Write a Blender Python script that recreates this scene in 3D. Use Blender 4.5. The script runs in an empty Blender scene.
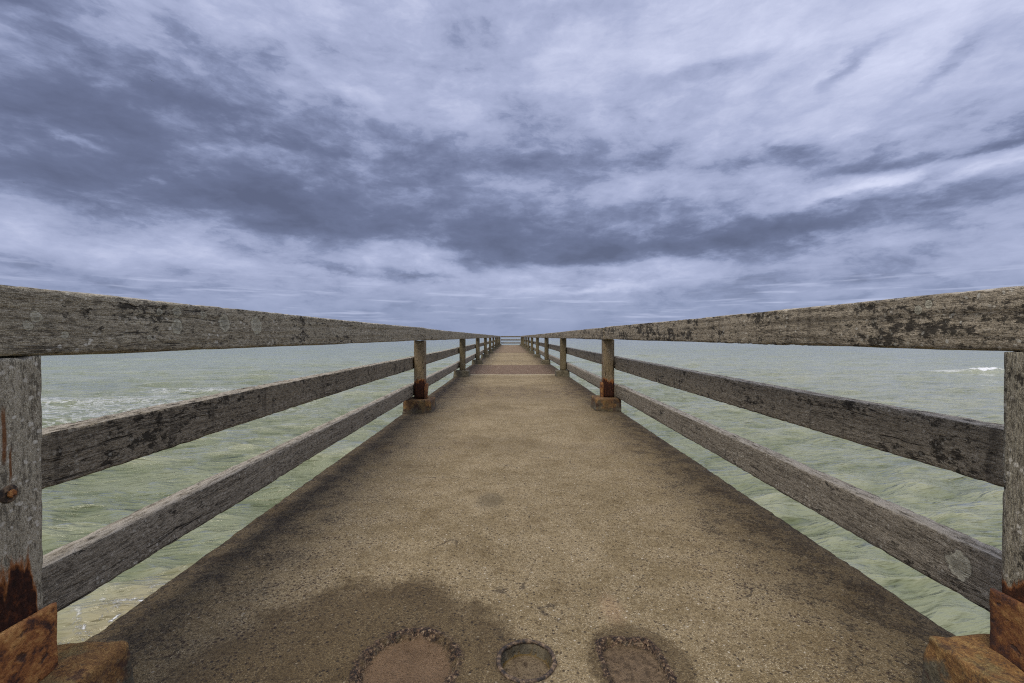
import bpy, math, random
import numpy as np
random.seed(7)
rng = np.random.default_rng(11)
sc = bpy.context.scene
col = sc.collection
F = 455.1                      # focal length in pixels of the 16 mm lens
SEA = -3.0
EYE = 1.0

# ------------------------------------------------------------------ node helpers
class V:
    """a float socket with arithmetic"""
    def __init__(s, t, sock): s.t, s.s = t, sock
    def _b(s, o, op, rev=False):
        n = s.t.nodes.new('ShaderNodeMath'); n.operation = op
        a, b = (o, s) if rev else (s, o)
        for i, v in enumerate((a, b)):
            if isinstance(v, V): s.t.links.new(v.s, n.inputs[i])
            else: n.inputs[i].default_value = v
        return V(s.t, n.outputs[0])
    def __add__(s, o): return s._b(o, 'ADD')
    __radd__ = __add__
    def __sub__(s, o): return s._b(o, 'SUBTRACT')
    def __rsub__(s, o): return s._b(o, 'SUBTRACT', True)
    def __mul__(s, o): return s._b(o, 'MULTIPLY')
    __rmul__ = __mul__
    def __truediv__(s, o): return s._b(o, 'DIVIDE')
    def __rtruediv__(s, o): return s._b(o, 'DIVIDE', True)
    def pow(s, o): return s._b(o, 'POWER')
    def max(s, o): return s._b(o, 'MAXIMUM')
    def min(s, o): return s._b(o, 'MINIMUM')
    def atan2(s, o): return s._b(o, 'ARCTAN2')
    def u(s, op):
        n = s.t.nodes.new('ShaderNodeMath'); n.operation = op
        s.t.links.new(s.s, n.inputs[0]); return V(s.t, n.outputs[0])
    def map(s, a, b, c=0.0, d=1.0, smooth=True):
        n = s.t.nodes.new('ShaderNodeMapRange'); n.interpolation_type = 'SMOOTHSTEP' if smooth else 'LINEAR'
        s.t.links.new(s.s, n.inputs[0])
        if a > b: a, b, c, d = b, a, d, c
        for i, v in enumerate((a, b, c, d)): n.inputs[i+1].default_value = v
        return V(s.t, n.outputs[0])

class T:
    def __init__(s, tree): s.t = tree; tree.nodes.clear()
    def new(s, k, **kw):
        n = s.t.nodes.new(k)
        for a, b in kw.items(): setattr(n, a, b)
        return n
    def ln(s, a, b):
        s.t.links.new(a.s if isinstance(a, V) else a, b)
    def sep(s, sock):
        n = s.new('ShaderNodeSeparateXYZ'); s.ln(sock, n.inputs[0]); return [V(s.t, o) for o in n.outputs]
    def comb(s, *xyz):
        n = s.new('ShaderNodeCombineXYZ')
        for i, v in enumerate(xyz):
            if isinstance(v, V): s.ln(v, n.inputs[i])
            else: n.inputs[i].default_value = v
        return n.outputs[0]
    def noise(s, vec, scale=1, detail=4, rough=0.55, dist=0.0, color=False):
        n = s.new('ShaderNodeTexNoise'); s.ln(vec, n.inputs['Vector'])
        n.inputs['Scale'].default_value = scale; n.inputs['Detail'].default_value = detail
        n.inputs['Roughness'].default_value = rough; n.inputs['Distortion'].default_value = dist
        return n.outputs['Color'] if color else V(s.t, n.outputs[0])
    def voro(s, vec, scale=1, out='Distance', feature='F1', rand=1.0):
        n = s.new('ShaderNodeTexVoronoi', feature=feature); s.ln(vec, n.inputs['Vector'])
        n.inputs['Scale'].default_value = scale; n.inputs['Randomness'].default_value = rand
        o = n.outputs[out]
        return V(s.t, o) if out == 'Distance' else o
    def scale(s, vec, k):
        n = s.new('ShaderNodeVectorMath', operation='MULTIPLY'); s.ln(vec, n.inputs[0]); n.inputs[1].default_value = k
        return n.outputs[0]
    def add(s, a, b):
        n = s.new('ShaderNodeVectorMath', operation='ADD'); s.ln(a, n.inputs[0])
        if isinstance(b, tuple): n.inputs[1].default_value = b
        else: s.ln(b, n.inputs[1])
        return n.outputs[0]
    def mix(s, f, a, b, mode='MIX'):
        n = s.new('ShaderNodeMix', data_type='RGBA', blend_type=mode)
        for v, i in ((f, 0), (a, 6), (b, 7)):
            if isinstance(v, V): s.ln(v, n.inputs[i])
            elif isinstance(v, tuple): n.inputs[i].default_value = (v[0], v[1], v[2], 1)
            elif isinstance(v, (int, float)): n.inputs[i].default_value = v
            else: s.ln(v, n.inputs[i])
        return n.outputs[2]
    def ramp(s, f, stops, interp='LINEAR'):
        n = s.new('ShaderNodeValToRGB'); n.color_ramp.interpolation = interp
        e = n.color_ramp.elements
        while len(e) < len(stops): e.new(0.5)
        for q, (p, c) in zip(e, stops): q.position = p; q.color = (*c, 1)
        s.ln(f, n.inputs[0]); return n.outputs[0]
    def bump(s, h, strength, dist, prev=None):
        n = s.new('ShaderNodeBump'); n.inputs['Strength'].default_value = strength; n.inputs['Distance'].default_value = dist
        s.ln(h, n.inputs['Height'])
        if prev is not None: s.ln(prev, n.inputs['Normal'])
        return n.outputs[0]
    def pos(s):
        return s.new('ShaderNodeNewGeometry').outputs['Position']

def mat(name):
    m = bpy.data.materials.new(name); m.use_nodes = True
    t = T(m.node_tree)
    b = t.new('ShaderNodeBsdfPrincipled'); o = t.new('ShaderNodeOutputMaterial')
    t.ln(b.outputs[0], o.inputs[0])
    return m, t, b

def setin(t, b, name, v):
    if isinstance(v, (int, float)): b.inputs[name].default_value = v
    elif isinstance(v, tuple): b.inputs[name].default_value = (*v, 1)
    else: t.ln(v, b.inputs[name])

# ------------------------------------------------------------------ materials
def timber(name, axis='Y', light=(.30,.265,.215), dark=(.10,.085,.066), blotch=.5, flakes=.5,
           spots=(), rust=None, streaks=(), vert=0.0):
    """weathered timber, grain along axis; spots: lichen rosettes (x?,y,z,r)"""
    light = (light[0]*1.02, light[1]*1.03, light[2]*.93); dark = (dark[0], dark[1]*.985, dark[2]*.88)
    m, t, b = mat(name)
    P = t.pos(); px, py, pz = t.sep(P)
    k = {'X': (.05,1,1), 'Y': (1,.05,1), 'Z': (1,1,.05)}[axis]
    k2 = {'X': (.25,1,1), 'Y': (1,.25,1), 'Z': (1,1,.3)}[axis]
    warp = t.noise(P, 3, 2, .5, color=True)
    Pw = t.add(P, t.scale(warp, (.05,.05,.05)))
    g1 = t.noise(t.scale(Pw, k), 90, 6, .65)
    g2 = t.noise(t.scale(Pw, k2), 260, 3, .6)
    g3 = t.noise(t.scale(P, (1,1,1)), 420, 2, .6)
    big = t.noise(t.scale(P, k2), 9, 4, .6)
    f = (g1 * .85 + g2 * .55 + g3 * .4 + big * .5 - .68).map(-.04, .82)
    c = t.mix(f, dark, light)
    c = t.mix(g3.map(.44,.62), t.mix(1.0, c, (.60,.58,.55), 'MULTIPLY'), c)
    grit = t.noise(t.scale(P, k2), 130, 4, .75)
    c = t.mix(grit.map(.50, .40) * .62, c, (.040,.032,.022))
    c = t.mix(grit.map(.56, .66) * .45, c, (.50,.45,.35))
    # algae blotches
    bl = t.noise(t.scale(P, {'X': (.6,1,1), 'Y': (1,.6,1), 'Z': (1,1,.6)}[axis]), 30, 6, .75)
    blm = (bl + (g2 - .5) * .30 + (big - .5) * .6).map(.74 - .22 * blotch, .82 - .22 * blotch)
    c = t.mix(blm * .92, c, (.034,.029,.020))
    # vertical stains soaking down the board
    if vert:
        sx = t.noise(t.scale(P, (1, 1, .12)), 22, 3, .6)
        c = t.mix(sx.map(.56, .68) * vert, c, (.05,.042,.032))
    # pale lichen crumbs
    v = t.voro(t.add(P, t.scale(t.noise(P, 60, 2, .5, color=True), (.016,.016,.016))), 44)
    msk = t.noise(P, 7, 3, .6).map(.44, .58)
    c = t.mix((v.map(.30, .17) * msk * (flakes * 1.3)).min(1.0), c, (.64,.60,.47))
    # cracks
    cr = t.noise(t.scale(Pw, {'X': (.015,1,1), 'Y': (1,.015,1), 'Z': (1,1,.015)}[axis]), 34, 3, .5)
    crm = (cr - .5).u('ABSOLUTE').map(.012, .002) * t.noise(P, 2.2, 2, .5).map(.48, .6)
    c = t.mix(crm * .95, c, (.015,.012,.009))
    # bleached crumbling top surface
    geo = t.new('ShaderNodeNewGeometry'); nx, ny, nz = t.sep(geo.outputs['True Normal'])
    fl = t.noise(t.scale(P, k2), 48, 5, .65)
    top = nz.map(.55, .9)
    c = t.mix(top * fl.map(.40, .56), c, (.48,.43,.33))
    nz1 = t.noise(P, 70, 4, .7); nz0 = t.noise(P, 26, 2, .5)
    for (sx_, sy_, sz_, r) in spots:
        d = (((py - sy_) * (py - sy_) + (pz - sz_) * (pz - sz_) + (px - sx_) * (px - sx_) * .3).u('SQRT')) / r + (nz1 - .5) * .75 + (nz0 - .5) * .9
        ring = d.map(1.08, .92)
        c = t.mix(ring * (nz1.map(.35, .5) * .35 + .55), c, (.56,.53,.38))
        inner = d.map(.80, .62) * nz1.map(.36, .58)
        c = t.mix(inner * .6, c, (.17,.15,.105))
        c = t.mix(d.map(1.25,1.06) * d.map(.94,1.04) * .35, c, (.045,.038,.026))
    hgt = g1 * .6 + g2 * .45 + grit * .5 - crm * .9 - blm * .25 + big * .3
    if rust:
        z0, h, amt = rust[:3]
        rn = t.noise(t.scale(P, (1,1,.25)), 34, 4, .6)
        rm = (pz * -1 + (z0 + h) + (rn - .5) * h * 1.9)
        if len(rust) > 3: rm = rm - (py - rust[3]).max(0.0) * 7
        rc = t.ramp(t.noise(P, 60, 4, .6), [(.3,(.018,.008,.005)), (.55,(.05,.017,.008)), (.75,(.16,.05,.014))])
        edge = rm.map(0, .035 * h / .12)
        c = t.mix(edge * amt, c, (.36,.13,.03))
        c = t.mix(rm.map(.02 * h / .12, .05 * h / .12) * amt, c, rc)
    for (y_, z0, z1, w) in streaks:
        wob = (t.noise(P, 18, 2, .5) - .5) * .01
        sm = ((py - y_) + wob).u('ABSOLUTE').map(w, w * .35) * pz.map(z0, z0 + .03) * pz.map(z1, z1 - .03)
        c = t.mix(sm * .9, c, (.20,.075,.018))
    setin(t, b, 'Base Color', c); setin(t, b, 'Roughness', .85); setin(t, b, 'Specular IOR Level', .25)
    setin(t, b, 'Normal', t.bump(hgt, 1.0, .012))
    return m

def rusty(name, bright=1.0):
    m, t, b = mat(name)
    P = t.pos()
    n = t.noise(P, 16, 7, .68, .6); n2 = t.noise(P, 75, 5, .7)
    f = n * .7 + n2 * .3
    c = t.ramp(f, [(.30,(.025,.014,.010)), (.42,(.07,.026,.012)), (.50,(.26*bright,.095*bright,.022*bright)),
                   (.60,(.46*bright,.23*bright,.065*bright)), (.74,(.60*bright,.41*bright,.18*bright))])
    pit = t.noise(P, 30, 3, .5)
    c = t.mix(pit.map(.60, .68) * .8, c, (.03,.018,.014))
    c = t.mix(t.noise(P, 240, 2, .5).map(.6, .72) * .4, c, (.05,.025,.014))
    setin(t, b, 'Base Color', c); setin(t, b, 'Roughness', .78)
    setin(t, b, 'Normal', t.bump(f + n2 * .5 - pit.map(.6, .68) * .3, .8, .01))
    return m

def concrete_block(name, rust, dk=0):
    m, t, b = mat(name)
    P = t.pos(); px, py, pz = t.sep(P)
    n = t.noise(P, 22, 6, .7); n2 = t.noise(P, 150, 4, .7); n3 = t.noise(P, 8, 4, .65)
    c = t.ramp(n * .6 + n2 * .4, [(.32,(.04,.034,.022)), (.48,(.12,.102,.058)), (.68,(.26,.225,.145))])
    if rust:
        rm = (n3 + (pz - .12) * 1.6).map(.36, .50)
        rc = t.ramp(n * .5 + n2 * .5, [(.33,(.06,.025,.012)), (.5,(.25,.125,.034)), (.65,(.46,.29,.095))])
        c = t.mix(rm * rust, c, rc)
        c = t.mix(t.noise(P, 7, 4, .6).map(.50,.60) * .6, c, t.mix(n2.map(.4,.6), (.10,.085,.030), (.22,.19,.075)))
        c = t.mix(t.noise(P, 13, 4, .6).map(.55, .62) * .75, c, (.055,.024,.014))
    if dk: c = t.mix(t.noise(P, 10, 4, .6).map(.36, .52) * dk, c, (.048,.025,.014))
    c = t.mix(t.noise(P, 60, 3, .6).map(.60, .68) * .6, c, (.035,.028,.02))
    setin(t, b, 'Base Color', c); setin(t, b, 'Roughness', .9)
    setin(t, b, 'Normal', t.bump(n + n2 * .7, .9, .012))
    return m

# deck features shared by the height field and the material (world metres)
POCKET = (-.310, 1.375, .146, .158)
RING = (.050, 1.395, .083)
SLOT = (.380, 1.372, .092, .120, .05)       # cx, cy, half x, half y, skew
DX0, DX1 = -1.41, 1.505
DMID = (DX0 + DX1) / 2

def deck_mat(name, red=0.0):
    m, t, b = mat(name)
    P = t.pos(); px, py, pz = t.sep(P)
    flat = P
    n1 = t.noise(flat, 1.3, 5, .6); n2 = t.noise(flat, 7, 5, .65); n3 = t.noise(flat, 45, 5, .7); n4 = t.noise(flat, 170, 3, .7)
    base = t.mix((n1 * .5 + n2 * .5).map(.36, .64), (.285,.215,.105), (.45,.355,.20))
    if red: base = t.mix(red, base, t.mix(n2.map(.35,.65), (.15,.086,.056), (.24,.150,.098)))
    # aggregate grains
    base = t.mix(n4.map(.38, .60), t.mix(1.0, base, (.60,.58,.54), 'MULTIPLY'), base)
    base = t.mix(n3.map(.36, .56), t.mix(1.0, base, (.66,.63,.58), 'MULTIPLY'), base)
    v5 = t.voro(t.add(flat, t.scale(t.noise(flat, 50, 2, .5, color=True), (.014,.014,0))), 46); c5, _, _ = t.sep(t.voro(flat, 46, 'Color'))
    base = t.mix(v5.map(.24, .13) * n2.map(.40, .60) * .75, base, (.075,.052,.028))
    vc = t.voro(flat, 270, 'Color'); r, g_, b_ = t.sep(vc)
    vd = t.voro(flat, 270)
    base = t.mix(r.map(.84, .88) * vd.map(.60, .40) * (n2.map(.35,.65) * .5 + .35), base, (.66,.57,.38))
    base = t.mix(r.map(.12, .10) * vd.map(.55, .35) * .7, base, (.07,.052,.035))
    v2 = t.voro(flat, 75, 'Color'); r2, _, _ = t.sep(v2); vd2 = t.voro(flat, 75)
    base = t.mix(r2.map(.955, .965) * vd2.map(.36, .22) * .7, base, (.68,.61,.46))
    base = t.mix(r2.map(.12, .10) * vd2.map(.45, .28) * .85, base, (.05,.036,.022))
    # worn pits with dark dirt, heavier towards both edges
    ed = (px - DMID).u('ABSOLUTE')                       # 0 mid .. 1.457 edge
    edge = (ed + (n1 - .5) * .55 + (n2 - .5) * .35)
    e1 = edge.map(.80, 1.42)
    pits = (n3 + (n2 - .5) * .5 + e1 * .10)
    pm = pits.map(.60, .68)
    e0 = (edge + (n1 - .5) * .9).map(.42, 1.05)
    vp = t.voro(t.add(P, t.scale(t.noise(P, 60, 2, .5, color=True), (.012,.012,0))), 58)
    base = t.mix(vp.map(.36, .20) * n2.map(.44, .53) * e0 * .95, base, (.060,.036,.024))
    base = t.mix(pm * (e1 * .75 + .14), base, (.050,.037,.024))
    base = t.mix(e1 * (n3.map(.34, .62) * -.35 + .85), base, (.062,.043,.021))
    base = t.mix(n4.map(.50, .66) * e1 * .40, base, (.20,.155,.085))
    # cross bands where the surface has scaled off
    for (y0, w, amt) in ((8.3, 1.9, .62), (6.0, .5, .2), (4.2, .5, .22), (11.2, .5, .25), (19.0, 1.2, .4), (24.5, 1.2, .4)):
        bm = (((py - y0) + (n1 - .5) * 2.2).u('ABSOLUTE')).map(w, 0)
        base = t.mix(bm * n3.map(.42, .58) * n2.map(.38,.56) * amt * 1.6, base, (.085,.056,.036))
    seamn = (py - 12.15 + (n2 - .5) * .12).u('ABSOLUTE').map(.42, .05)
    if not red: base = t.mix(seamn * .55, base, (.47,.40,.26))
    # damp mottling and hairline cracks
    mot = t.noise(flat, 3.2, 6, .65)
    base = t.mix(mot.map(.50, .66) * (e1 * .3 + .42), base, t.mix(1.0, base, (.62,.57,.48), 'MULTIPLY'))
    ck = (t.noise(t.add(flat, t.scale(t.noise(flat, 8, 4, .6, color=True), (.10,.10,0))), 1.9, 2, .5) - .5).u('ABSOLUTE')
    base = t.mix(ck.map(.0045, .0015) * n2.map(.50, .60) * .7, base, (.05,.036,.022))
    nick = t.noise(t.scale(flat, (.5,1,1)), 62, 3, .6)
    base = t.mix(nick.map(.685, .72) * .8, base, (.055,.04,.024))
    # small oval damp spot
    o = ((px + .122) * (px + .122) / .0078 + (py - 2.78) * (py - 2.78) / .022).u('SQRT') + (n3 - .5) * .8 + (n2 - .5) * .5
    base = t.mix(o.map(1.25, .55) * .45, base, (.095,.078,.047))
    # tawny stain
    o2 = ((px - .375) * (px - .375) / .0018 + (py - 1.66) * (py - 1.66) / .010).u('SQRT') + (n3 - .5) * .8
    base = t.mix(o2.map(1.4, .3) * .30, base, (.46,.30,.17))
    # damp area in the left foreground
    w1 = ((px + .50) * (px + .50) / .27 + (py - 1.30) * (py - 1.30) / .34).u('SQRT')
    w2 = ((px + .15) * (px + .15) / .05 + (py - 1.40) * (py - 1.40) / .055).u('SQRT')
    wet = (w1.min(w2) + (n2 - .5) * .55 + (n1 - .5) * .5 + (n3 - .5) * .22).map(1.12, .80)
    w3 = ((px - .40) * (px - .40) / .024 + (py - 1.38) * (py - 1.38) / .036).u('SQRT') + (n2 - .5) * .5
    wet = wet.max(w3.map(1.1, .92) * .8)
    base = t.mix(wet, base, t.mix(1.0, base, (.46,.42,.34), 'MULTIPLY'))
    # crusted rims and silt inside the sockets
    def crust(d, fill, w=.13):
        nonlocal base
        dn = d + (n3 - .5) * .34 + (n2 - .5) * .16 + (n4 - .5) * .14
        brk = t.noise(P, 16, 3, .6).map(.34, .54)
        band = dn.map(1.0 + w, 1.0 + w * .55) * dn.map(.86 - w * .3, .93)
        lump = t.noise(P, 95, 4, .75)
        cr = t.ramp(lump, [(.40,(.010,.007,.005)), (.49,(.045,.026,.014)), (.57,(.15,.090,.050)), (.64,(.36,.27,.15))])
        base = t.mix(dn.map(1.35, 1.0) * .45, base, t.mix(1.0, base, (.5,.44,.36), 'MULTIPLY'))
        base = t.mix(band * (brk * .85 + .1), base, cr)
        ins = dn.map(.90, .82)
        base = t.mix(ins * .92, base, fill)
    silt = t.mix(n2.map(.35, .65), (.125,.075,.036), (.20,.125,.065))
    silt = t.mix(n3.map(.50,.36) * .5, silt, (.10,.065,.033))
    silt = t.mix(n4.map(.46,.62) * .25, silt, (.24,.17,.09))
    d1 = (((px - POCKET[0]) / POCKET[2]) * ((px - POCKET[0]) / POCKET[2]) + ((py - POCKET[1]) / POCKET[3]) * ((py - POCKET[1]) / POCKET[3])).u('SQRT')
    crust(d1, silt, .16)
    sx = ((px - SLOT[0]) - (py - SLOT[1]) * -SLOT[4]) / SLOT[2]; sy = (py - SLOT[1]) / SLOT[3]
    sx4 = sx * sx; sy4 = sy * sy
    d2 = (sx4 * sx4 + sy4 * sy4).u('SQRT').u('SQRT')
    crust(d2, t.mix(n3.map(.36,.6), (.085,.056,.028), (.19,.13,.070)), .16)
    d3 = ((px - RING[0]) * (px - RING[0]) + (py - RING[1]) * (py - RING[1])).u('SQRT') / RING[2]
    base = t.mix(d3.map(1.3, 1.05) * .5, base, (.07,.05,.033))
    base = t.mix(d3.map(1.0, .9) * .9, base, t.mix(d3.map(.93,.80), (.15,.095,.022), t.mix(n3.map(.36,.6), (.075,.050,.026), (.21,.155,.085))))
    inside = d1.map(1.0,.9).max(d2.map(1.0,.9)).max(d3.map(1.0,.9))
    # the slab's weathered side faces
    geo = t.new('ShaderNodeNewGeometry'); _, _, nz = t.sep(geo.outputs['True Normal'])
    side = nz.map(.5, .1)
    base = t.mix(side, base, t.mix(t.noise(P, 9, 5, .65).map(.35,.65), (.05,.045,.03), (.20,.17,.11)))
    setin(t, b, 'Base Color', base)
    setin(t, b, 'Roughness', wet * -.30 + inside * -.28 + .93)
    setin(t, b, 'Specular IOR Level', .3)
    h = n3 * .6 + n4 * .5 - pm * (e1 * .5 + .25) + vd * .25 + v5.map(.24,.1) * -.3
    setin(t, b, 'Normal', t.bump(h, 1.0, .012))
    return m

def sea_mat():
    m, t, b = mat('sea_water')
    P = t.pos(); px, py, pz = t.sep(P)
    r = (px * px + py * py).u('SQRT')
    # crests run mostly across, turned a little
    a = math.radians(9)
    qx = px * math.cos(a) + py * math.sin(a); qy = py * math.cos(a) - px * math.sin(a)
    q = t.comb(qx * .42, qy, 0.0)
    n0 = t.noise(q, .05, 4, .6); nA = t.noise(q, .55, 5, .6, .4); nB = t.noise(q, 2.1, 5, .62, .5); nC = t.noise(q, 7.0, 5, .66, .3)
    rows = t.noise(t.comb(qx * .10, qy * .55, 0.0), .32, 4, .6)
    c = t.mix((n0 * .6 + nA * .4).map(.36, .64), (.150,.170,.092), (.215,.230,.142))
    c = t.mix((pz + (3.0 - .05) + (nB - .5) * .10).map(-.08, .20) * .55, c, (.32,.325,.205))  # light through thin crests put into the colour: paler with wave height
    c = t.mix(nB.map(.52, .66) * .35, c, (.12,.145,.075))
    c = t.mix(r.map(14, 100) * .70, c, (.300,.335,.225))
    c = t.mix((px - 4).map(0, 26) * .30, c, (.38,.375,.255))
    # sandy churned water under the left railing
    sd = ((px + 4.6) * (px + 4.6) / 3.4 + (py - 5.2) * (py - 5.2) / 5.0).u('SQRT')
    c = t.mix(sd.map(1.5, .4) * .8, c, (.27,.225,.125))
    # ripples: sharp little crests lying along the waves, reflection contrast painted in: pale crests, ochre-green troughs
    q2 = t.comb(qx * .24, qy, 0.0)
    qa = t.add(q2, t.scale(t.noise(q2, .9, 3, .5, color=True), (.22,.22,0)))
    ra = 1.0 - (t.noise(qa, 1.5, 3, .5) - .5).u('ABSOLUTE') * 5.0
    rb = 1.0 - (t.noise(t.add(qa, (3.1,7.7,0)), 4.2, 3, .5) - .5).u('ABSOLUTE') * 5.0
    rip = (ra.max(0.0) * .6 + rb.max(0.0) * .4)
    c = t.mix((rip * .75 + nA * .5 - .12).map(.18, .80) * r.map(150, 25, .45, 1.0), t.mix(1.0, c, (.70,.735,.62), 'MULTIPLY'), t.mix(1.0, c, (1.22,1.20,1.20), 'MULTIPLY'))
    # foam: thin torn lines
    Pf = t.add(t.comb(qx * .55, qy, 0.0), t.scale(t.noise(P, .8, 3, .6, color=True), (.7,.7,0)))
    fl = t.noise(Pf, 1.5, 7, .68)
    lace = (fl - .5).u('ABSOLUTE').map(.045, .008)
    patch = ((px + 25) * (px + 25) / 150 + (py - 26) * (py - 26) / 34).u('SQRT') + (nA - .5) * 1.6
    patch2 = ((px + 21) * (px + 21) / 60 + (py - 34) * (py - 34) / 3.5).u('SQRT') + (nA - .5) * 1.4
    near = ((px + 5.15) * (px + 5.15) / .9 + (py - 5.9) * (py - 5.9) / 1.1).u('SQRT') + (nA - .5) * 1.4
    fm = lace * patch.map(1.6, .25) * .55
    fm = fm.max(lace * patch2.map(1.2, .3) * .7)
    fm = fm.max(t.noise(Pf, 5.0, 7, .75).map(.53, .60) * near.map(1.35, .3))
    # crest foam of the small breaker on the right
    bk = ((px - 54.5) * (px - 54.5) / 7.0 + (py - 52.0) * (py - 52.0) / .9).u('SQRT') + (nB - .5) * 1.0
    fm = fm.max(bk.map(.80, .45))
    tr = ((px - 49.5) * (px - 49.5) / 20 + (py - 51.6) * (py - 51.6) / .5).u('SQRT') + (nB - .5) * 1.6
    fm = fm.max(tr.map(.8, .3) * .5)
    # a few random flecks
    fm = fm.max(lace * t.noise(q, .16, 3, .6).map(.64, .74) * .35)
    c = t.mix(fm, c, (.78,.79,.75))
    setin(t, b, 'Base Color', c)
    setin(t, b, 'Roughness', fm * .5 + .06)
    setin(t, b, 'IOR', 1.33); setin(t, b, 'Specular IOR Level', .32)
    h1 = t.bump(nA * r.map(20, 200, 1, 1.5) + rows * .7, .8, .42)
    h2 = t.bump(rip, 1.0, .14, h1)
    h3 = t.bump((nC * .45 + nB + fm * .4) * r.map(90, 7, .25, 1), .8, .05, h2)
    setin(t, b, 'Normal', h3)
    return m

# ------------------------------------------------------------------ numpy noise and mesh tools
_lat = rng.random((256, 256))
def vn2(x, y):
    xi = np.floor(x).astype(int); yi = np.floor(y).astype(int)
    fx = x - xi; fy = y - yi; fx = fx*fx*(3-2*fx); fy = fy*fy*(3-2*fy)
    g = lambda a, b: _lat[a & 255, b & 255]
    return (g(xi,yi)*(1-fx)+g(xi+1,yi)*fx)*(1-fy) + (g(xi,yi+1)*(1-fx)+g(xi+1,yi+1)*fx)*fy - .5
def fbm(x, y, o=4, r=.55):
    s = 0; a = 1
    for i in range(o):
        s = s + a * vn2(x * 2**i + 17.3*i, y * 2**i + 5.1*i); a *= r
    return s

def mesh_obj(name, verts, faces, material, parent=None, smooth=True):
    me = bpy.data.meshes.new(name)
    verts = np.asarray(verts, dtype=np.float32); faces = [np.asarray(f, dtype=np.int32) for f in (faces if isinstance(faces, (list, tuple)) else [faces])]
    me.vertices.add(len(verts)); me.vertices.foreach_set('co', verts.ravel())
    loops = np.concatenate([f.ravel() for f in faces]); sizes = np.concatenate([np.full(len(f), f.shape[1]) for f in faces])
    me.loops.add(len(loops)); me.loops.foreach_set('vertex_index', loops)
    me.polygons.add(len(sizes)); st = np.concatenate([[0], np.cumsum(sizes)[:-1]])
    me.polygons.foreach_set('loop_start', st.astype(np.int32)); me.polygons.foreach_set('loop_total', sizes.astype(np.int32))
    me.polygons.foreach_set('use_smooth', np.full(len(sizes), smooth))
    me.update(calc_edges=True); me.validate()
    me.materials.append(material)
    o = bpy.data.objects.new(name, me); col.objects.link(o)
    if parent is not None: o.parent = parent
    return o

def empty(name, loc=(0,0,0)):
    o = bpy.data.objects.new(name, None); col.objects.link(o); o.location = loc; o.empty_display_size = .3
    return o
def tag(o, label=None, cat=None, group=None, kind=None):
    for k, v in (('label', label), ('category', cat), ('group', group), ('kind', kind)):
        if v: o[k] = v

def beam_data(p0, p1, w, h, ds=.05, na=8, nb=8, bev=.008, rough=.003, edge=.006, seed=0, taper=0, up=(0,0,1), sag=0.0):
    """eroded rectangular beam from p0 to p1; w across, h along up"""
    p0 = np.array(p0, float); p1 = np.array(p1, float); ax = p1 - p0; L = np.linalg.norm(ax); ax /= L
    up = np.array(up, float); up -= ax * up.dot(ax); up /= np.linalg.norm(up); sd = np.cross(ax, up)
    n = max(2, int(L / ds)); s = np.linspace(0, L, n + 1)
    # perimeter
    prof = []
    def edge_pts(a, b, m):
        for i in range(m): prof.append([a[0] + (b[0]-a[0]) * i / m, a[1] + (b[1]-a[1]) * i / m])
    W, H = w/2, h/2
    cs = [(-W,-H), (W,-H), (W,H), (-W,H)]
    for i in range(4): edge_pts(cs[i], cs[(i+1) % 4], na if i % 2 == 0 else nb)
    prof = np.array(prof); M = len(prof)
    cl = np.stack([np.clip(prof[:,0], -W+bev, W-bev), np.clip(prof[:,1], -H+bev, H-bev)], 1)
    d = prof - cl; ln = np.linalg.norm(d, axis=1); corner = (ln > bev * 1.05)
    d = d / np.maximum(ln, 1e-9)[:,None]
    prof = cl + d * bev
    # how near to a corner
    nearc = np.minimum(W - np.abs(prof[:,0]), 9) + np.minimum(H - np.abs(prof[:,1]), 9)
    isc = np.clip(1 - nearc / (bev * 2.2 + .012), 0, 1)
    per = np.arange(M) * .37 * 1.0
    S, Q = np.meshgrid(s, np.arange(M), indexing='ij')
    theta = Q * 2 * np.pi / M
    cx = np.cos(theta) * M / 9; cy = np.sin(theta) * M / 9
    off = fbm(cx * 1.3 + seed * 3.7, S * 2.2 + cy * 1.3 + seed * 9.1, 4) * rough * 1.3
    off += fbm(cx * 7 + seed, S * .9 + cy * 7, 3) * rough * 1.3          # grain grooves
    off -= np.maximum(fbm(S * 26 + seed * 5, cx * .8 + cy, 4) + .10, 0) * edge * 1.5 * isc[None,:]
    pr = prof[None,:,:] + d[None,:,:] * off[:,:,None]
    bow = np.sin(np.pi * s / L) * sag
    wob = fbm(s * .4 + seed * 2.3, s * 0 + seed, 2) * .004
    pts = p0 + ax * S[...,None] + sd * (pr[...,0:1] + wob[:,None,None]) + up * (pr[...,1:2] - bow[:,None,None])
    endj = fbm(cx[0] * 2 + seed, cy[0] * 2, 3) * .008
    pts[0] += ax * endj[:,None]; pts[-1] += ax * endj[:,None]
    V_ = pts.reshape(-1, 3)
    i = np.arange(n)[:,None] * M; j = np.arange(M)[None,:]; j2 = (j + 1) % M
    Fq = np.stack([i + j, i + M + j, i + M + j2, i + j2], -1).reshape(-1, 4)
    c0 = len(V_); V_ = np.vstack([V_, pts[0].mean(0), pts[-1].mean(0)])
    jj = np.arange(M); jj2 = (jj + 1) % M
    F0 = np.stack([np.full(M, c0), jj, jj2], -1); F1 = np.stack([np.full(M, c0+1), n*M + jj2, n*M + jj], -1)
    return V_, [Fq, np.vstack([F0, F1])]
def beam(name, material, parent, *a, **k):
    v, f = beam_data(*a, **k)
    loc = np.array(parent.matrix_world.translation) if False else np.array(parent['_o']) if '_o' in parent else 0
    return mesh_obj(name, v - loc, f, material, parent)

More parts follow.
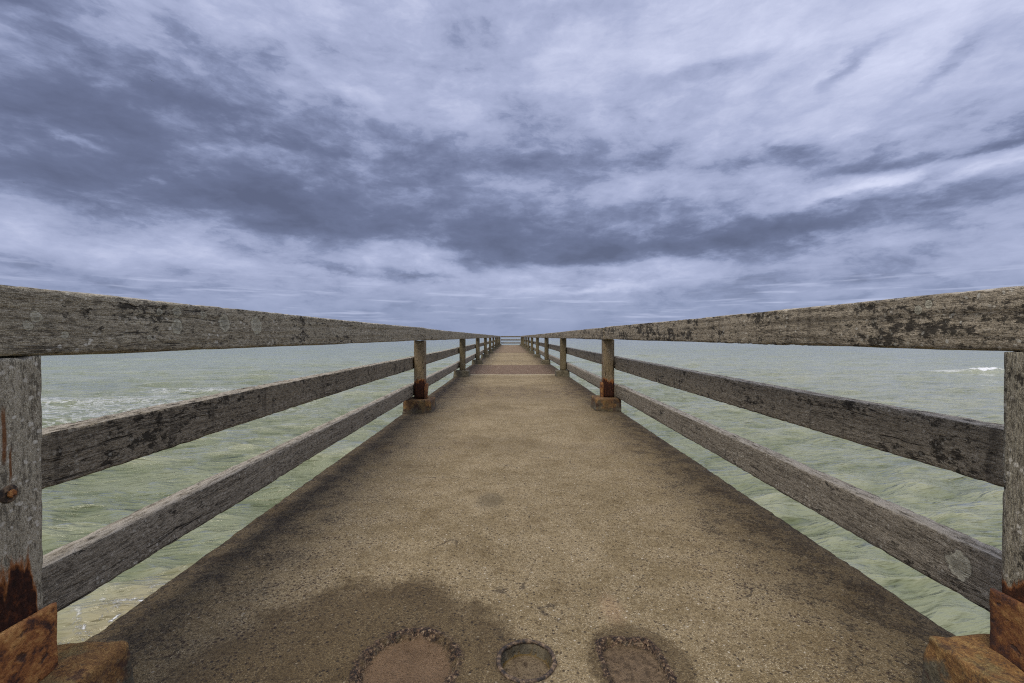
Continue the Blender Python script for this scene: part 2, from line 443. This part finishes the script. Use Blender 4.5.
def box_data(x0, x1, y0, y1, z0, z1, n=10, bev=.015, rough=.008, seed=0, flare=0.0):
    """rough block: a subdivided rounded box"""
    vs = []; fs = []; base = 0
    def face(o, u, v):
        nonlocal base
        g = np.linspace(0, 1, n + 1); A, B = np.meshgrid(g, g, indexing='ij')
        p = np.array(o) + A[...,None] * np.array(u) + B[...,None] * np.array(v); vs.append(p.reshape(-1, 3))
        i = np.arange(n)[:,None] * (n+1) + np.arange(n)[None,:] + base
        fs.append(np.stack([i, i+n+1, i+n+2, i+1], -1).reshape(-1, 4)); base += (n+1)**2
    X, Y, Z = x1-x0, y1-y0, z1-z0
    face((x0,y0,z1), (X,0,0), (0,Y,0)); face((x0,y0,z0), (0,Y,0), (X,0,0))
    face((x0,y0,z0), (X,0,0), (0,0,Z)); face((x0,y1,z0), (0,0,Z), (X,0,0))
    face((x0,y0,z0), (0,0,Z), (0,Y,0)); face((x1,y0,z0), (0,Y,0), (0,0,Z))
    v = np.vstack(vs); f = np.vstack(fs)
    c = np.array([(x0+x1)/2, (y0+y1)/2, (z0+z1)/2]); hf = np.array([X, Y, Z]) / 2
    d = v - c; cl = np.clip(d, -hf + bev, hf - bev); e = d - cl; ln = np.linalg.norm(e, axis=1, keepdims=True)
    e = e / np.maximum(ln, 1e-9)
    v = c + cl + e * bev
    nz = fbm(v[:,0]*13 + v[:,2]*11 + seed*3.1, v[:,1]*13 - v[:,2]*9 + seed, 4)
    v = v + e * (nz * rough * 2)[:,None]
    if flare:
        t_ = np.clip(1 - (v[:,2] - z0) / Z, 0, 1); v[:,:2] += (v[:,:2] - c[:2]) / hf[:2] * (flare * t_)[:,None]
    return v, [f]

def weld(o, dist=.0006):
    import bmesh
    bm = bmesh.new(); bm.from_mesh(o.data); bmesh.ops.remove_doubles(bm, verts=bm.verts, dist=dist); bm.to_mesh(o.data); bm.free()
    for p in o.data.polygons: p.use_smooth = True
    return o
def block(name, material, parent, *a, **k):
    v, f = box_data(*a, **k)
    loc = np.array(parent['_o']) if '_o' in parent else 0
    return weld(mesh_obj(name, v - loc, f, material, parent))

# ------------------------------------------------------------------ sea
def build_sea():
    ang = np.concatenate([np.linspace(-180, -78, 60, endpoint=False), np.linspace(-78, 78, 1000, endpoint=False), np.linspace(78, 180, 61)])
    ang = np.radians(ang)
    R = 1.2 * np.exp(np.linspace(0, math.log(9000 / 1.2), 760))
    A, RR = np.meshgrid(ang, R, indexing='ij')
    X = RR * np.sin(A); Y = RR * np.cos(A)
    sp = RR * (math.log(9000/1.2) / 760)                # ring spacing
    Z = np.zeros_like(X); DXx = np.zeros_like(X); DYy = np.zeros_like(X)
    r2 = np.random.default_rng(5)
    for i in range(90):
        lam = .34 * (42 ** ((i / 89.0) ** 1.15)) * r2.uniform(.9, 1.1)
        th = math.radians(9) + r2.normal(0, .42 if lam < 4 else .22)
        kx, ky = -math.sin(th), math.cos(th); k = 2 * math.pi / lam
        amp = .0112 * lam ** .66 * r2.uniform(.5, 1.3)
        if lam > 3: amp *= .55
        fade = np.clip((lam / sp - 2.2) / 2.5, 0, 1)
        ph = k * (kx * X + ky * Y) + r2.uniform(0, 6.28)
        Z += amp * fade * np.sin(ph)
        DXx += amp * fade * np.cos(ph) * kx * .8; DYy += amp * fade * np.cos(ph) * ky * .8
    # two long steeper swells to the right and one on the left
    def ridge(x0, x1, yc, slope, amp, w, sx=3):
        xx = np.clip((X - x0) / sx, -30, 30); x2 = np.clip((x1 - X) / sx, -30, 30)
        m = 1/(1+np.exp(-xx)) / (1+np.exp(-x2))
        yy = yc + slope * (X - x0) + fbm(X * .12 + yc, X*0, 3) * 1.6
        d = (Y - yy) / w
        return amp * m * np.exp(-np.where(d < 0, d*d*3.2, d*d*.6)) * (.75 + vn2(X*.35, Y*0+yc) * .9)
    Z += ridge(38, 74, 50.5, .06, .42, 1.2)
    Z += ridge(27, 36, 46.0, .05, .20, 1.0, 2)
    Z += ridge(4.5, 11, 41.5, .05, .34, .9, 1.2)
    Z += ridge(30, 56, 34.0, .06, .16, .9)
    Z += ridge(-34, -12, 33.5, -.06, .22, .9)
    Z += ridge(-8.5, -3.6, 5.9, .25, .14, .40, .6)
    # a short breaking lip
    Z += .30 * np.exp(-((X-54.5)/1.7)**2 - ((Y-51.9)/.55)**2) * (1 + vn2(X*2.5, Y*3))
    V_ = np.stack([X + DXx, Y + DYy, SEA + Z], -1).reshape(-1, 3)
    nA, nR = X.shape
    i = np.arange(nA-1)[:,None] * nR + np.arange(nR-1)[None,:]
    Fq = np.stack([i, i+1, i+nR+1, i+nR], -1).reshape(-1, 4)[:, ::-1]
    o = mesh_obj('sea', V_, [Fq], sea_mat()); tag(o, kind='structure')
    c = np.array([o.data.polygons[1000].normal[:]])
    if c[0][2] < 0: o.data.flip_normals()
    bed = mesh_obj('seabed', [(-9000,-9000,SEA-3),(9000,-9000,SEA-3),(9000,9000,SEA-3),(-9000,9000,SEA-3)], [[(0,1,2,3)]], M_BED); tag(bed, kind='structure')

m, t, b = mat('seabed_sand'); setin(t, b, 'Base Color', t.mix(t.noise(t.pos(), .5, 4), (.12,.11,.07), (.2,.18,.12))); M_BED = m

# ------------------------------------------------------------------ pier
pier = empty('pier', (DMID, 1, 0)); pier['_o'] = (DMID, 1, 0)
tag(pier, 'long straight concrete pier with worn sandy walkway running out over the sea', 'pier')

def deck_h(X, Y):
    ed = np.abs(X - DMID)
    h = fbm(X * 1.1, Y * .8, 4) * .010 + fbm(X * 14, Y * 14, 3) * .0022
    e = np.clip((ed - .95) / .5, 0, 1)
    h += fbm(X * 30 + 4, Y * 30, 3) * .006 * e - .012 * np.clip((ed - 1.30) / .15, 0, 1)**2
    def hole(d, depth, soft, rimh, rimw, fl):
        m = np.clip((1.0 - d) / soft, 0, 1); m = m*m*(3-2*m)
        rim = np.exp(-((d - 1.0) / rimw)**2) * rimh * (.6 + 1.8 * np.abs(fbm(X * 60, Y * 60, 2)))
        return -m * depth * fl + rim
    nz = fbm(X * 34, Y * 34, 4) * .16
    d1 = np.sqrt(((X-POCKET[0])/POCKET[2])**2 + ((Y-POCKET[1])/POCKET[3])**2) + nz
    h += hole(d1, .014, .16, .006, .10, 1)
    sx = ((X-SLOT[0]) + (Y-SLOT[1]) * SLOT[4]) / SLOT[2]; sy = (Y-SLOT[1]) / SLOT[3]
    d2 = (sx**4 + sy**4) ** .25 + nz * .7
    h += hole(d2, .017, .14, .005, .12, 1)
    d3 = np.hypot(X-RING[0], Y-RING[1]) / RING[2]
    h += hole(d3, .034, .06, 0, .1, 1)
    return h

def deck_part(name, y0, y1, material, fine, lift=0.0, nx=200):
    xs = np.linspace(DX0, DX1, nx + 1)
    if fine:
        ys = y0 + 0 * xs[:1]; ys = [max(y0, 0)]
        ys = np.concatenate([np.linspace(y0, 1.1, 24, endpoint=False), 1.1 * np.exp(np.linspace(0, math.log(y1/1.1), fine))])
    else:
        ys = np.linspace(y0, y1, int((y1-y0)/.08))
    X, Y = np.meshgrid(xs, ys, indexing='ij')
    Z = deck_h(X, Y) + lift
    # ragged arrises
    X = X.copy(); X[0] += fbm(ys*14, ys*0+3, 4)*.004; X[-1] += fbm(ys*14, ys*0+8, 4)*.004
    top = np.stack([X, Y, Z], -1)
    nX, nY = X.shape
    V_ = top.reshape(-1, 3)
    i = np.arange(nX-1)[:,None]*nY + np.arange(nY-1)[None,:]
    Fq = np.stack([i, i+nY, i+nY+1, i+1], -1).reshape(-1, 4)
    # skirt
    loop = np.concatenate([np.arange(nX)*nY, (nX-1)*nY + np.arange(1, nY), (np.arange(nX-1)[::-1])*nY + nY-1, np.arange(1, nY-1)[::-1]])
    bot = V_[loop].copy(); bot[:,2] = -.34; b0 = len(V_)
    V_ = np.vstack([V_, bot]); K = len(loop); a = np.arange(K); a2 = (a+1) % K
    Fs = np.stack([loop[a], b0+a, b0+a2, loop[a2]], -1)
    Fb = np.array([[b0, b0+nX-1+nY-1+nX-1, b0+nX-1+nY-1, b0+nX-1]])
    o = mesh_obj(name, V_ - np.array(pier['_o']), [Fq, Fs, Fb], material, pier)
    o.data.polygons.foreach_set('use_smooth', np.concatenate([np.ones(len(Fq), bool), np.zeros(K+1, bool)]))
    return o
M_DECK = deck_mat('worn_sandy_concrete'); M_RED = deck_mat('reddish_gravel_concrete', .85); M_RED2 = deck_mat('reddish_brown_concrete', .55)
deck_part('concrete_walkway', -6.0, 12.20, M_DECK, 620, nx=460)
o = deck_part('gravel_strip', 12.203, 16.20, M_RED, 0, .004); o['label'] = 'reddish gravel strip across the walkway'
deck_part('concrete_walkway', 16.203, 28.8, M_DECK, 0)
o = deck_part('gravel_strip', 28.803, 56.4, M_RED2, 0, .006, nx=100); o['label'] = 'reddish far stretch of the walkway'

# corroded cast collar of the round socket
def torus(name, cx, cy, cz, R, r, material, parent, n=72, k=12, flat=.8):
    a = np.linspace(0, 2*np.pi, n, endpoint=False); c = np.linspace(0, 2*np.pi, k, endpoint=False)
    A, C_ = np.meshgrid(a, c, indexing='ij')
    rr = r * (1 + fbm(A*3.3, C_*1.0, 3)*.35)
    R = R * (1 + fbm(A*2.2, A*0+3, 3)*.035)
    x = cx + (R + rr*np.cos(C_)) * np.cos(A); y = cy + (R + rr*np.cos(C_)) * np.sin(A); z = cz + rr*np.sin(C_)*flat
    V_ = np.stack([x,y,z], -1).reshape(-1,3) - np.array(parent['_o'])
    i = np.arange(n)[:,None]; j = np.arange(k)[None,:]; i2 = (i+1)%n; j2 = (j+1)%k
    Fq = np.stack([i*k+j, i2*k+j, i2*k+j2, i*k+j2], -1).reshape(-1,4)
    return mesh_obj(name, V_, [Fq], material, parent)
m, t, b = mat('corroded_cast_iron'); P = t.pos(); n = t.noise(P, 60, 5, .7)
setin(t, b, 'Base Color', t.ramp(n, [(.40,(.014,.010,.006)), (.52,(.075,.048,.026)), (.64,(.24,.165,.09))])); setin(t, b, 'Roughness', .7)
setin(t, b, 'Normal', t.bump(n, .9, .006)); M_IRON = m
torus('socket_collar', RING[0], RING[1], .002, RING[2]+.004, .0068, M_IRON, pier)

# supports under the deck
M_PILE = concrete_block('tide_stained_concrete', 0)
ZK = [-4.4, 1.0] + [6.19 + 5.45*i for i in range(10)]
for y in ZK[1:]:
    block('cross_beam', M_PILE, pier, DX0+.12, DX1-.12, y-.22, y+.22, -.80, -.343, n=6, bev=.02)
    for x in (-.95, 1.05):
        a = np.linspace(0, 2*np.pi, 20, endpoint=False); zs = np.linspace(SEA-2.9, -.79, 12)
        A, ZZ = np.meshgrid(a, zs, indexing='ij'); rr = .19 + fbm(A*2, ZZ*3, 3)*.012
        V_ = np.stack([x + rr*np.cos(A), y + rr*np.sin(A), ZZ], -1).reshape(-1,3) - np.array(pier['_o'])
        i = np.arange(20)[:,None]; j = np.arange(11)[None,:]; i2 = (i+1)%20
        mesh_obj('pile', V_, [np.stack([i*12+j, i2*12+j, i2*12+j+1, i*12+j+1], -1).reshape(-1,4)], M_PILE, pier)

# ------------------------------------------------------------------ railings
def w_at(px, X):      # forward distance of a point seen at column px at lateral offset X
    return F * abs(X) / abs(px - 510)
def lich(px, py, X, r):
    y = w_at(px, X); return (X, y, EYE - (py - 337) * y / F, r)
LX = -1.150           # inner face of the left top rail
spotsL = [lich(178,312,LX,.020), lich(178,327,LX,.026), lich(225,323,LX,.036), lich(256.5,325.5,LX,.040), lich(204,315,LX,.016),
          lich(38,317,LX,.014), lich(30,326,LX,.012), lich(160,312,LX,.012), lich(66,335,LX,.010), lich(150,338,LX,.010)]
RX = 1.285
spotsR = [lich(920,310,RX,.014), lich(930,304,RX,.012)]

M_TOPL = timber('weathered_top_rail_lichen', 'Y', (.66,.59,.46), (.225,.19,.14), .66, .7, spots=spotsL, vert=.25)
M_TOPR = timber('weathered_top_rail_mottled', 'Y', (.66,.565,.44), (.20,.165,.12), 1.02, .6, spots=spotsR, vert=.35)
M_MID = timber('weathered_middle_rail', 'Y', (.50,.435,.345), (.165,.138,.104), .74, .35, vert=.45)
M_LOW = timber('weathered_lower_rail', 'Y', (.54,.475,.385), (.18,.152,.118), .50, .5, vert=.2)
M_LOWR = timber('weathered_lower_rail_lichen', 'Y', (.52,.455,.37), (.17,.145,.112), .50, .5, vert=.2, spots=[lich(963.5,568,1.44,.040)])
M_POSTN = timber('weathered_post_rust_streaks', 'Z', (.66,.60,.48), (.33,.295,.23), .22, 1.0, rust=(.37,.13,1.0,1.088),
                 streaks=[(1.036,.70,.850,.006),(1.049,.655,.755,.004)])
M_POSTR = timber('weathered_post_mottled', 'Z', (.58,.53,.42), (.17,.145,.11), .95, .8, rust=(.33,.06,.9))
M_POST2 = timber('weathered_post_rusty_foot', 'Z', (.42,.325,.21), (.14,.105,.065), .50, .3, rust=(.30,.13,1.0))
M_POST = timber('weathered_post', 'Z', (.29,.235,.14), (.10,.080,.045), .50, .3)
M_END = timber('weathered_end_rail', 'X', (.30,.262,.205), (.105,.088,.068), .55, .3)
M_RUST = rusty('flaking_rusty_steel', 1.2); M_RUSTD = rusty('dark_rusty_steel', .72)
M_BLK1 = concrete_block('rust_stained_concrete', 1.0); M_BLK2 = concrete_block('rust_streaked_concrete', .95, .55); M_BLK = concrete_block('mossy_concrete', 0)

def cyl(name, c, axis_x, r, L, material, parent, n=20, hexa=False):
    """short cylinder along x with a rounded outer face"""
    if hexa: n = 6
    a = np.linspace(0, 2*np.pi, n, endpoint=False) + .3
    prof = [(0, r), (L*.75, r), (L, r*.86)]
    V_ = []
    for d, rr in prof:
        for q in a: V_.append((c[0] + axis_x*d, c[1] + rr*math.cos(q), c[2] + rr*math.sin(q)))
    V_.append((c[0] + axis_x*L, c[1], c[2])); V_ = np.array(V_) - np.array(parent['_o'])
    Fq = []; Ft = []
    for k in range(2):
        for i in range(n): Fq.append((k*n+i, k*n+(i+1)%n, (k+1)*n+(i+1)%n, (k+1)*n+i))
    for i in range(n): Ft.append((2*n+i, 2*n+(i+1)%n, 3*n))
    return mesh_obj(name, V_, [Fq, Ft], material, parent, smooth=False)

def railing(side):
    s = -1 if side == 'L' else 1
    root = empty('railing', ((DX0 if s < 0 else DX1) - s*.2, 1.0, 0)); root['_o'] = tuple(root.location)
    pin = 1.150 if s < 0 else 1.286          # posts' inner face
    pw = .142 if s < 0 else .150
    rin = pin + pw + .004                     # rails run behind the posts
    bi, bo = (1.045, 1.402) if s < 0 else (1.160, 1.500)
    posts = []
    for k, y in enumerate(ZK):
        near = k in (1,); rustk = k in (0, 1, 2)
        jx = 0 if k <= 2 else random.uniform(-.012, .012); jz = 0 if k <= 1 else random.uniform(-.006, .006)
        pd = .150 if k < 3 else .16
        yf = y + (.05 if k == 1 and s < 0 else .105 if k == 1 else .0 if s < 0 else .13 if k == 2 else 0)
        zt = .950 if s < 0 else .962
        x0, x1 = sorted((s*(pin + jx), s*(pin + pw + jx)))
        m_ = (M_POSTN if s < 0 else M_POSTR) if k in (0,1) else M_POST2 if k == 2 else M_POST
        zb = .17 if rustk else .15
        v, f = beam_data(((x0+x1)/2, yf, zb - .002), ((x0+x1)/2, yf, zt), pd, x1-x0, ds=.012 if near else .04, na=14 if near else 5,
                         nb=14 if near else 5, bev=.006, rough=.0015 if k < 3 else .003, edge=.003, seed=k*3.3 + s, up=(1,0,0))
        po = mesh_obj('post', v - np.array(root.location), f, m_, root); po['_o'] = tuple(root.location)
        hy = (.20 if k != 1 or s < 0 else .165) if k < 3 else .19
        bx0, bx1 = sorted((s*bi, s*bo))
        if k > 2: bx0 += .01*s; bx1 += 0
        block('base_block', M_BLK1 if k in (0,1) else M_BLK2 if k == 2 else M_BLK, root, bx0, bx1, yf-.01-hy + (.0 if k != 1 else .0), yf - .01 + hy, -.02, zb,
              n=26 if near else 10 if k < 4 else 5, bev=.013, rough=.0055, seed=k+s*.5, flare=.018 if s < 0 else .006)
        if rustk:
            for side_x in (pin - .014, pin + pw + (-.002 if False else .0)):
                if side_x > pin: continue
                a0, a1 = sorted((s*(side_x), s*(side_x + .012)))
                br = block('steel_bracket', M_RUST if k < 2 and s < 0 else M_RUSTD, po, a0, a1, yf-pd/2-.016, yf+pd/2+.016, zb-.006, zb+.165, n=14, bev=.003, rough=.0012, seed=k+7)
            if k == 2:    # front-and-back ears of the same corroded shoe
                for q in (-1, 1):
                    yy = yf + q*(pd/2 + .012)
                    e0, e1 = sorted((s*(pin-.03), s*(pin+.004)))
                    br = block('steel_bracket', M_RUSTD, po, e0, e1, yf-.06, yf+.06, zb-.004, zb+.20, n=10, bev=.008, rough=.006, seed=k+9) if q > 0 else None
                    e0, e1 = sorted((s*(pin+pw-.004), s*(pin+pw+.003)))
        if k in (0,1,2,3):
            for zz in ((.64, .27) if k > 1 else (.64, )):
                wz = cyl('bolt', (s*(pin + jx) + s*.002, yf + (-.005 if k == 1 else 0), zz), -s, .021, .004, M_IRON, po)
                wz['_o'] = tuple(root.location)
                cyl('nut', (s*(pin + jx) - s*.003, yf - .002, zz), -s, .0095, .006, M_RUST, wz, hexa=True)
        posts.append((y, yf, jx))
    # boards, one per bay
    for k in range(len(ZK)-1):
        y0, y1 = ZK[k], ZK[k+1]
        dens = .012 if k in (0,1) else .03 if k == 2 else .09
        nn = 14 if k in (0,1) else 6
        e = lambda a: random.uniform(-a, a)
        big = 1 if k > 1 else 0
        # top rail sits on the posts
        xa = (pin + .070) * s; tw = .142
        zt0 = (.952 if s < 0 else .962); hh = .164
        jz0, jz1 = e(.004), e(.004)
        if k == 0: jz0 = jz1 = 0
        sg = .004 if k == 1 else e(.006)
        v, f = beam_data((xa + e(.012)*big, y0 + .012, zt0 + hh/2 + .003 + (jz0 if k>1 else 0)), (xa + e(.012)*big, y1 + .004 - .006, zt0 + hh/2 + .003 + jz1 + (.006 if k == 1 else 0)), tw, hh + e(.004)*big,
                         ds=dens, na=nn, nb=nn+4, bev=.007, rough=.0035 if k < 3 else .005, edge=.008, seed=k*1.7+s*5, sag=sg)
        mesh_obj('top_rail', v - np.array(root.location), f, M_TOPL if s < 0 else M_TOPR, root)
        if k == 0: continue
        th = .085
        xm = (rin + th/2) * s
        ya, yb = (.66, .53) if False else (0, 0)
        # middle
        zt, zb_ = (.731, .572) if s < 0 else (.731, .560)
        zt += e(.008)*big; zb_ += e(.008)*big
        v, f = beam_data((xm, y0 + .05, (zt+zb_)/2), (xm + s*(.01 + e(.008)), y1 + .045, (zt+zb_)/2 + e(.006)), th, zt - zb_,
                         ds=dens, na=nn-2, nb=nn, bev=.005, rough=.003, edge=.006, seed=k*2.9+s*11, sag=e(.006))
        mesh_obj('middle_rail', v - np.array(root.location), f, M_MID, root)
        # lower
        zt, zb_ = (.359, .207) if s < 0 else (.342, .170)
        zt += e(.006)*big; zb_ += e(.006)*big
        v, f = beam_data((xm, y0 + .05, (zt+zb_)/2), (xm + s*(.01 + e(.008)), y1 + .045, (zt+zb_)/2 + e(.006)), th, zt - zb_,
                         ds=dens, na=nn-2, nb=nn, bev=.005, rough=.003, edge=.006, seed=k*4.1+s*7, sag=e(.006))
        mesh_obj('lower_rail', v - np.array(root.location), f, M_LOW if s < 0 else M_LOWR, root)
    del root['_o']
    for c in list(root.children):
        if '_o' in c: 
            for g in c.children:
                if '_o' in g: del g['_o']
            del c['_o']
    return root

left = railing('L')
tag(left, 'weathered timber railing whose top rail bears pale round lichen rings, left of the walkway', 'railing', 'timber railings of the pier')
right = railing('R')
tag(right, 'dark mottled timber railing with one pale oval lichen on its lower rail, right side', 'railing', 'timber railings of the pier')

endr = empty('railing', (DMID, 55.5, 0)); o_ = np.array(endr.location)
for nm, z, h in (('top_rail', 1.045, .15), ('middle_rail', .650, .15), ('lower_rail', .280, .14)):
    v, f = beam_data((-1.12, 55.50, z), (1.27, 55.50, z), .085, h, ds=.06, na=4, nb=5, seed=z*9)
    mesh_obj(nm, v - o_, f, M_END, endr)
tag(endr, 'short distant railing closing off the seaward end of the pier', 'railing', 'timber railings of the pier')
if '_o' in pier: del pier['_o']

build_sea()

# ------------------------------------------------------------------ birds
m, t, b = mat('dark_bird_feathers'); setin(t, b, 'Base Color', t.mix(t.noise(t.pos(), 8, 3), (.05,.05,.055), (.12,.12,.13))); M_BIRD = m
def bird(px, py, D, span, bank, head, label):
    x = (px - 510) / F * D; z = EYE + (337 - py) / F * D
    V_ = []; 
    # body: spindle of rings
    rings = [(-.26,.012),(-.16,.035),(-.02,.062),(.12,.055),(.20,.030),(.25,.026),(.29,.006)]
    n = 8
    for yy, r in rings:
        for i in range(n):
            a = i*2*math.pi/n; V_.append((r*math.cos(a), yy, r*.85*math.sin(a)))
    Fq = [(k*n+i, k*n+(i+1)%n, (k+1)*n+(i+1)%n, (k+1)*n+i) for k in range(len(rings)-1) for i in range(n)]
    for s in (-1, 1):          # wings: inner and outer section, with thickness
        sec = [(0,.08,.13,0),(.28,.10,.10,.09),(.62,.0,.04,.03)]
        for (w, y0, ch, zz) in sec:
            b0 = len(V_)
            V_ += [(s*w, y0+ch*.5, zz-.006), (s*w, y0-ch, zz-.004), (s*w, y0-ch, zz+.004), (s*w, y0+ch*.5, zz+.012)]
        b0 = len(V_) - 12
        for q in range(2):
            for i in range(4): Fq.append((b0+q*4+i, b0+q*4+(i+1)%4, b0+q*4+4+(i+1)%4, b0+q*4+4+i))
        Fq.append((b0+8, b0+9, b0+10, b0+11))
    b0 = len(V_); V_ += [(-.015,-.2,.004),(.015,-.2,.004),(.06,-.36,0),(-.06,-.36,0),(-.015,-.2,-.004),(.015,-.2,-.004),(.06,-.36,-.005),(-.06,-.36,-.005)]
    Fq += [(b0,b0+1,b0+2,b0+3),(b0+7,b0+6,b0+5,b0+4),(b0,b0+3,b0+7,b0+4),(b0+1,b0+5,b0+6,b0+2),(b0+2,b0+6,b0+7,b0+3)]
    k = span / 1.24
    o = mesh_obj('flying_bird', np.array(V_)*k, [Fq], M_BIRD)
    o.location = (x, D, z); o.rotation_euler = (math.radians(8), math.radians(bank), math.radians(head))
    tag(o, label, 'bird', 'birds far off in the sky')
bird(155, 83, 150, 1.35, 24, 35, 'dark bird highest in the sky, against pale cloud at upper left')
bird(28, 184, 190, 1.5, 6, 60, 'tiny dark bird low over the left railing, in the dark cloud band')
bird(806, 230, 210, 1.3, -15, -40, 'tiny dark bird under the cloud bank on the right side')

# ------------------------------------------------------------------ sky
SUN_EL, SUN_AZ = 52, 205          # degrees; azimuth clockwise from +Y
w = bpy.data.worlds.new('World'); sc.world = w; w.use_nodes = True
t = T(w.node_tree)
bg = t.new('ShaderNodeBackground'); ow = t.new('ShaderNodeOutputWorld'); t.ln(bg.outputs[0], ow.inputs[0])
sky = t.new('ShaderNodeTexSky', sky_type='NISHITA'); sky.sun_disc = False
sky.sun_elevation = math.radians(SUN_EL); sky.sun_rotation = math.radians(SUN_AZ)
G = t.new('ShaderNodeTexCoord').outputs['Generated']
dx, dy, dz = t.sep(G)
hor = (dx*dx + dy*dy).u('SQRT').max(.001)
az = dx.atan2(dy); el = dz / hor
zc = dz.max(0.0)
# cloud sheet coordinates
inv = 1.0 / (zc + .10)
q = t.comb(dx * inv, dy * inv, 0.0)
wq = t.noise(q, .9, 3, .55, color=True)
qw = t.add(q, t.scale(wq, (.55,.55,0)))
qs = t.scale(qw, (1.0,.62,1))
nB = t.noise(qs, .75, 5, .55)
nM = t.noise(t.add(qs, (7.3,2.1,0)), 2.3, 7, .60)
st = t.noise(t.scale(qw, (1.5,.50,1)), 3.6, 7, .62)
# warp of the broad bands
wa = t.noise(t.comb(dx*1, dy*1, dz*2.6), 3.2, 8, .62, color=True)
wr, wg, wb = t.sep(wa)
a_ = az * 455 + (wr - .5) * 120
e_ = el * 455 + (wg - .5) * 62
def stroke(x, y, sx, sy, rot, wgt):
    A0 = math.atan((x - 510) / F); c = math.cos(A0)
    ca, ce = A0 * 455, (337 - y) * c
    sx2, sy2 = sx * c * c, sy * c
    # image slope (down to the right positive) at this azimuth
    r = math.atan(math.tan(math.radians(-rot)) / c)
    X = a_ - ca; Y = e_ - ce
    u = (X * math.cos(r) + Y * math.sin(r)) / sx2; v = (Y * math.cos(r) - X * math.sin(r)) / sy2
    d = u*u + v*v
    return (d * -1).u('EXPONENT') * wgt
S = [(60,185,150,26,4,.34),(210,200,150,30,8,.36),(330,215,100,24,6,.30),(60,120,120,34,10,.16),(230,130,170,44,14,.26),(400,175,120,34,8,.24),
     (520,240,110,22,2,.44),(600,256,100,13,-3,.36),(530,160,110,24,4,.26),(640,165,60,14,4,.16),
     (730,236,130,16,-3,.42),(850,214,90,14,-8,.34),(970,200,90,14,-10,.24),(800,160,80,12,2,.38),(900,158,70,10,-4,.38),(1005,135,60,10,-18,.34),(700,205,120,18,0,.22),
     (715,75,70,13,0,.24),(865,62,30,8,-45,.22),(950,66,50,6,-20,.16),(60,60,240,80,18,.26),(410,45,90,60,20,.10),(250,60,120,50,18,.14),(350,272,50,5,8,.30),(415,278,40,4,8,.28),(560,110,120,16,5,.12),
     (930,228,110,22,-8,.14),(800,280,200,12,-4,.10),(60,275,120,8,4,.12),(60,232,130,16,3,.14),
     (150,45,60,12,20,-.18),(80,135,50,6,14,-.24),(120,250,260,14,2,-.12),(420,252,60,7,0,-.10),(600,292,110,5,-2,-.20),(930,20,260,70,0,-.16),(620,60,150,50,0,-.12),
     (900,180,90,6,-8,-.26),(1010,160,60,6,-12,-.18),(340,85,60,14,25,-.14),(450,110,60,16,10,-.10)]
D = None
for q_ in S:
    k = stroke(*q_); D = k if D is None else D + k
base = el.map(.02, .17, .47, .37)
nD = t.noise(t.add(t.comb(dx, dy, dz * 2.4), t.scale(wa, (.10,.10,.10))), 6.5, 9, .60)
nF = t.noise(t.add(t.comb(dx, dy, dz * 2.6), t.scale(wa, (.22,.22,.22))), 13, 9, .64)
nE = t.noise(t.add(t.comb(dx, dy, dz * 1.7), (4.1,1.0,2.0)), 2.6, 4, .55)
Dm = D * (nD * 1.7 + .15)
dens = base + Dm + (nB - .5) * .16 + (nM - .5) * .22 * el.map(.02,.3,.4,1.0) + (st - .5) * .16 * el.map(.02,.3,.3,1.0) + (nD - .5) * .62 + (nE - .5) * .22 + (nF - .5) * .30
sh = (dens + (nF - .5) * .55 + (nD - .5) * .25).map(.46, .74)
dens = dens * .84 + sh * .10 + .125 + el.map(.22, .05) * .06
cloud = t.ramp(dens.map(-.05, 1.15, 0, 1, False), [(.0,(.80,.83,.97)), (.24,(.66,.70,.89)), (.40,(.43,.475,.665)), (.58,(.255,.295,.450)), (.78,(.150,.176,.285)), (1.0,(.110,.128,.210))])
# low air towards the horizon
hz = el.map(.13, .0)
cloud = t.mix(hz * .72, cloud, (.265,.325,.500))
slit = t.noise(t.comb(az * 3.0, el * 46, 0.0), 1.6, 4, .6).map(.52, .68) * el.map(.015, .05) * el.map(.15, .08)
cloud = t.mix(slit * .55, cloud, (.55,.60,.80))
# an overcast sky is brightest overhead
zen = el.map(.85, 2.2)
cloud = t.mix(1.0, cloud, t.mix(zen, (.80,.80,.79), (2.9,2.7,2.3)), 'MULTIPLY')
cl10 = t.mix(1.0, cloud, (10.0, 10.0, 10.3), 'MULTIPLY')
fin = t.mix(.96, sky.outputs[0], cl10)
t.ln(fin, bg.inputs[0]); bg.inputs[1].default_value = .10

sun = bpy.data.lights.new('sun', 'SUN'); sun.energy = 1.5; sun.angle = math.radians(22); sun.color = (1.0,.905,.76)
so = bpy.data.objects.new('sun', sun); col.objects.link(so)
from mathutils import Vector
a, e = math.radians(SUN_AZ), math.radians(SUN_EL)
d = Vector((math.sin(a)*math.cos(e), math.cos(a)*math.cos(e), math.sin(e)))
so.rotation_euler = d.to_track_quat('Z', 'Y').to_euler(); so.location = (0, -5, 12)

# ------------------------------------------------------------------ camera
cam = bpy.data.cameras.new('camera'); co = bpy.data.objects.new('camera', cam); col.objects.link(co)
cam.lens = 16; cam.sensor_width = 36; cam.clip_start = .05; cam.clip_end = 30000
co.location = (0, 0, EYE); co.rotation_euler = (math.radians(90) - math.atan(4.5/F), 0, -math.atan(2/F))
sc.camera = co
sc.cycles.use_denoising = False
sc.cycles.pixel_filter_type = 'BLACKMAN_HARRIS'; sc.cycles.filter_width = 1.15
sc.view_settings.view_transform = 'Standard'; sc.view_settings.look = 'None'
sc.view_settings.gamma = 1; sc.view_settings.exposure = .32; sc.view_settings.use_curve_mapping = False
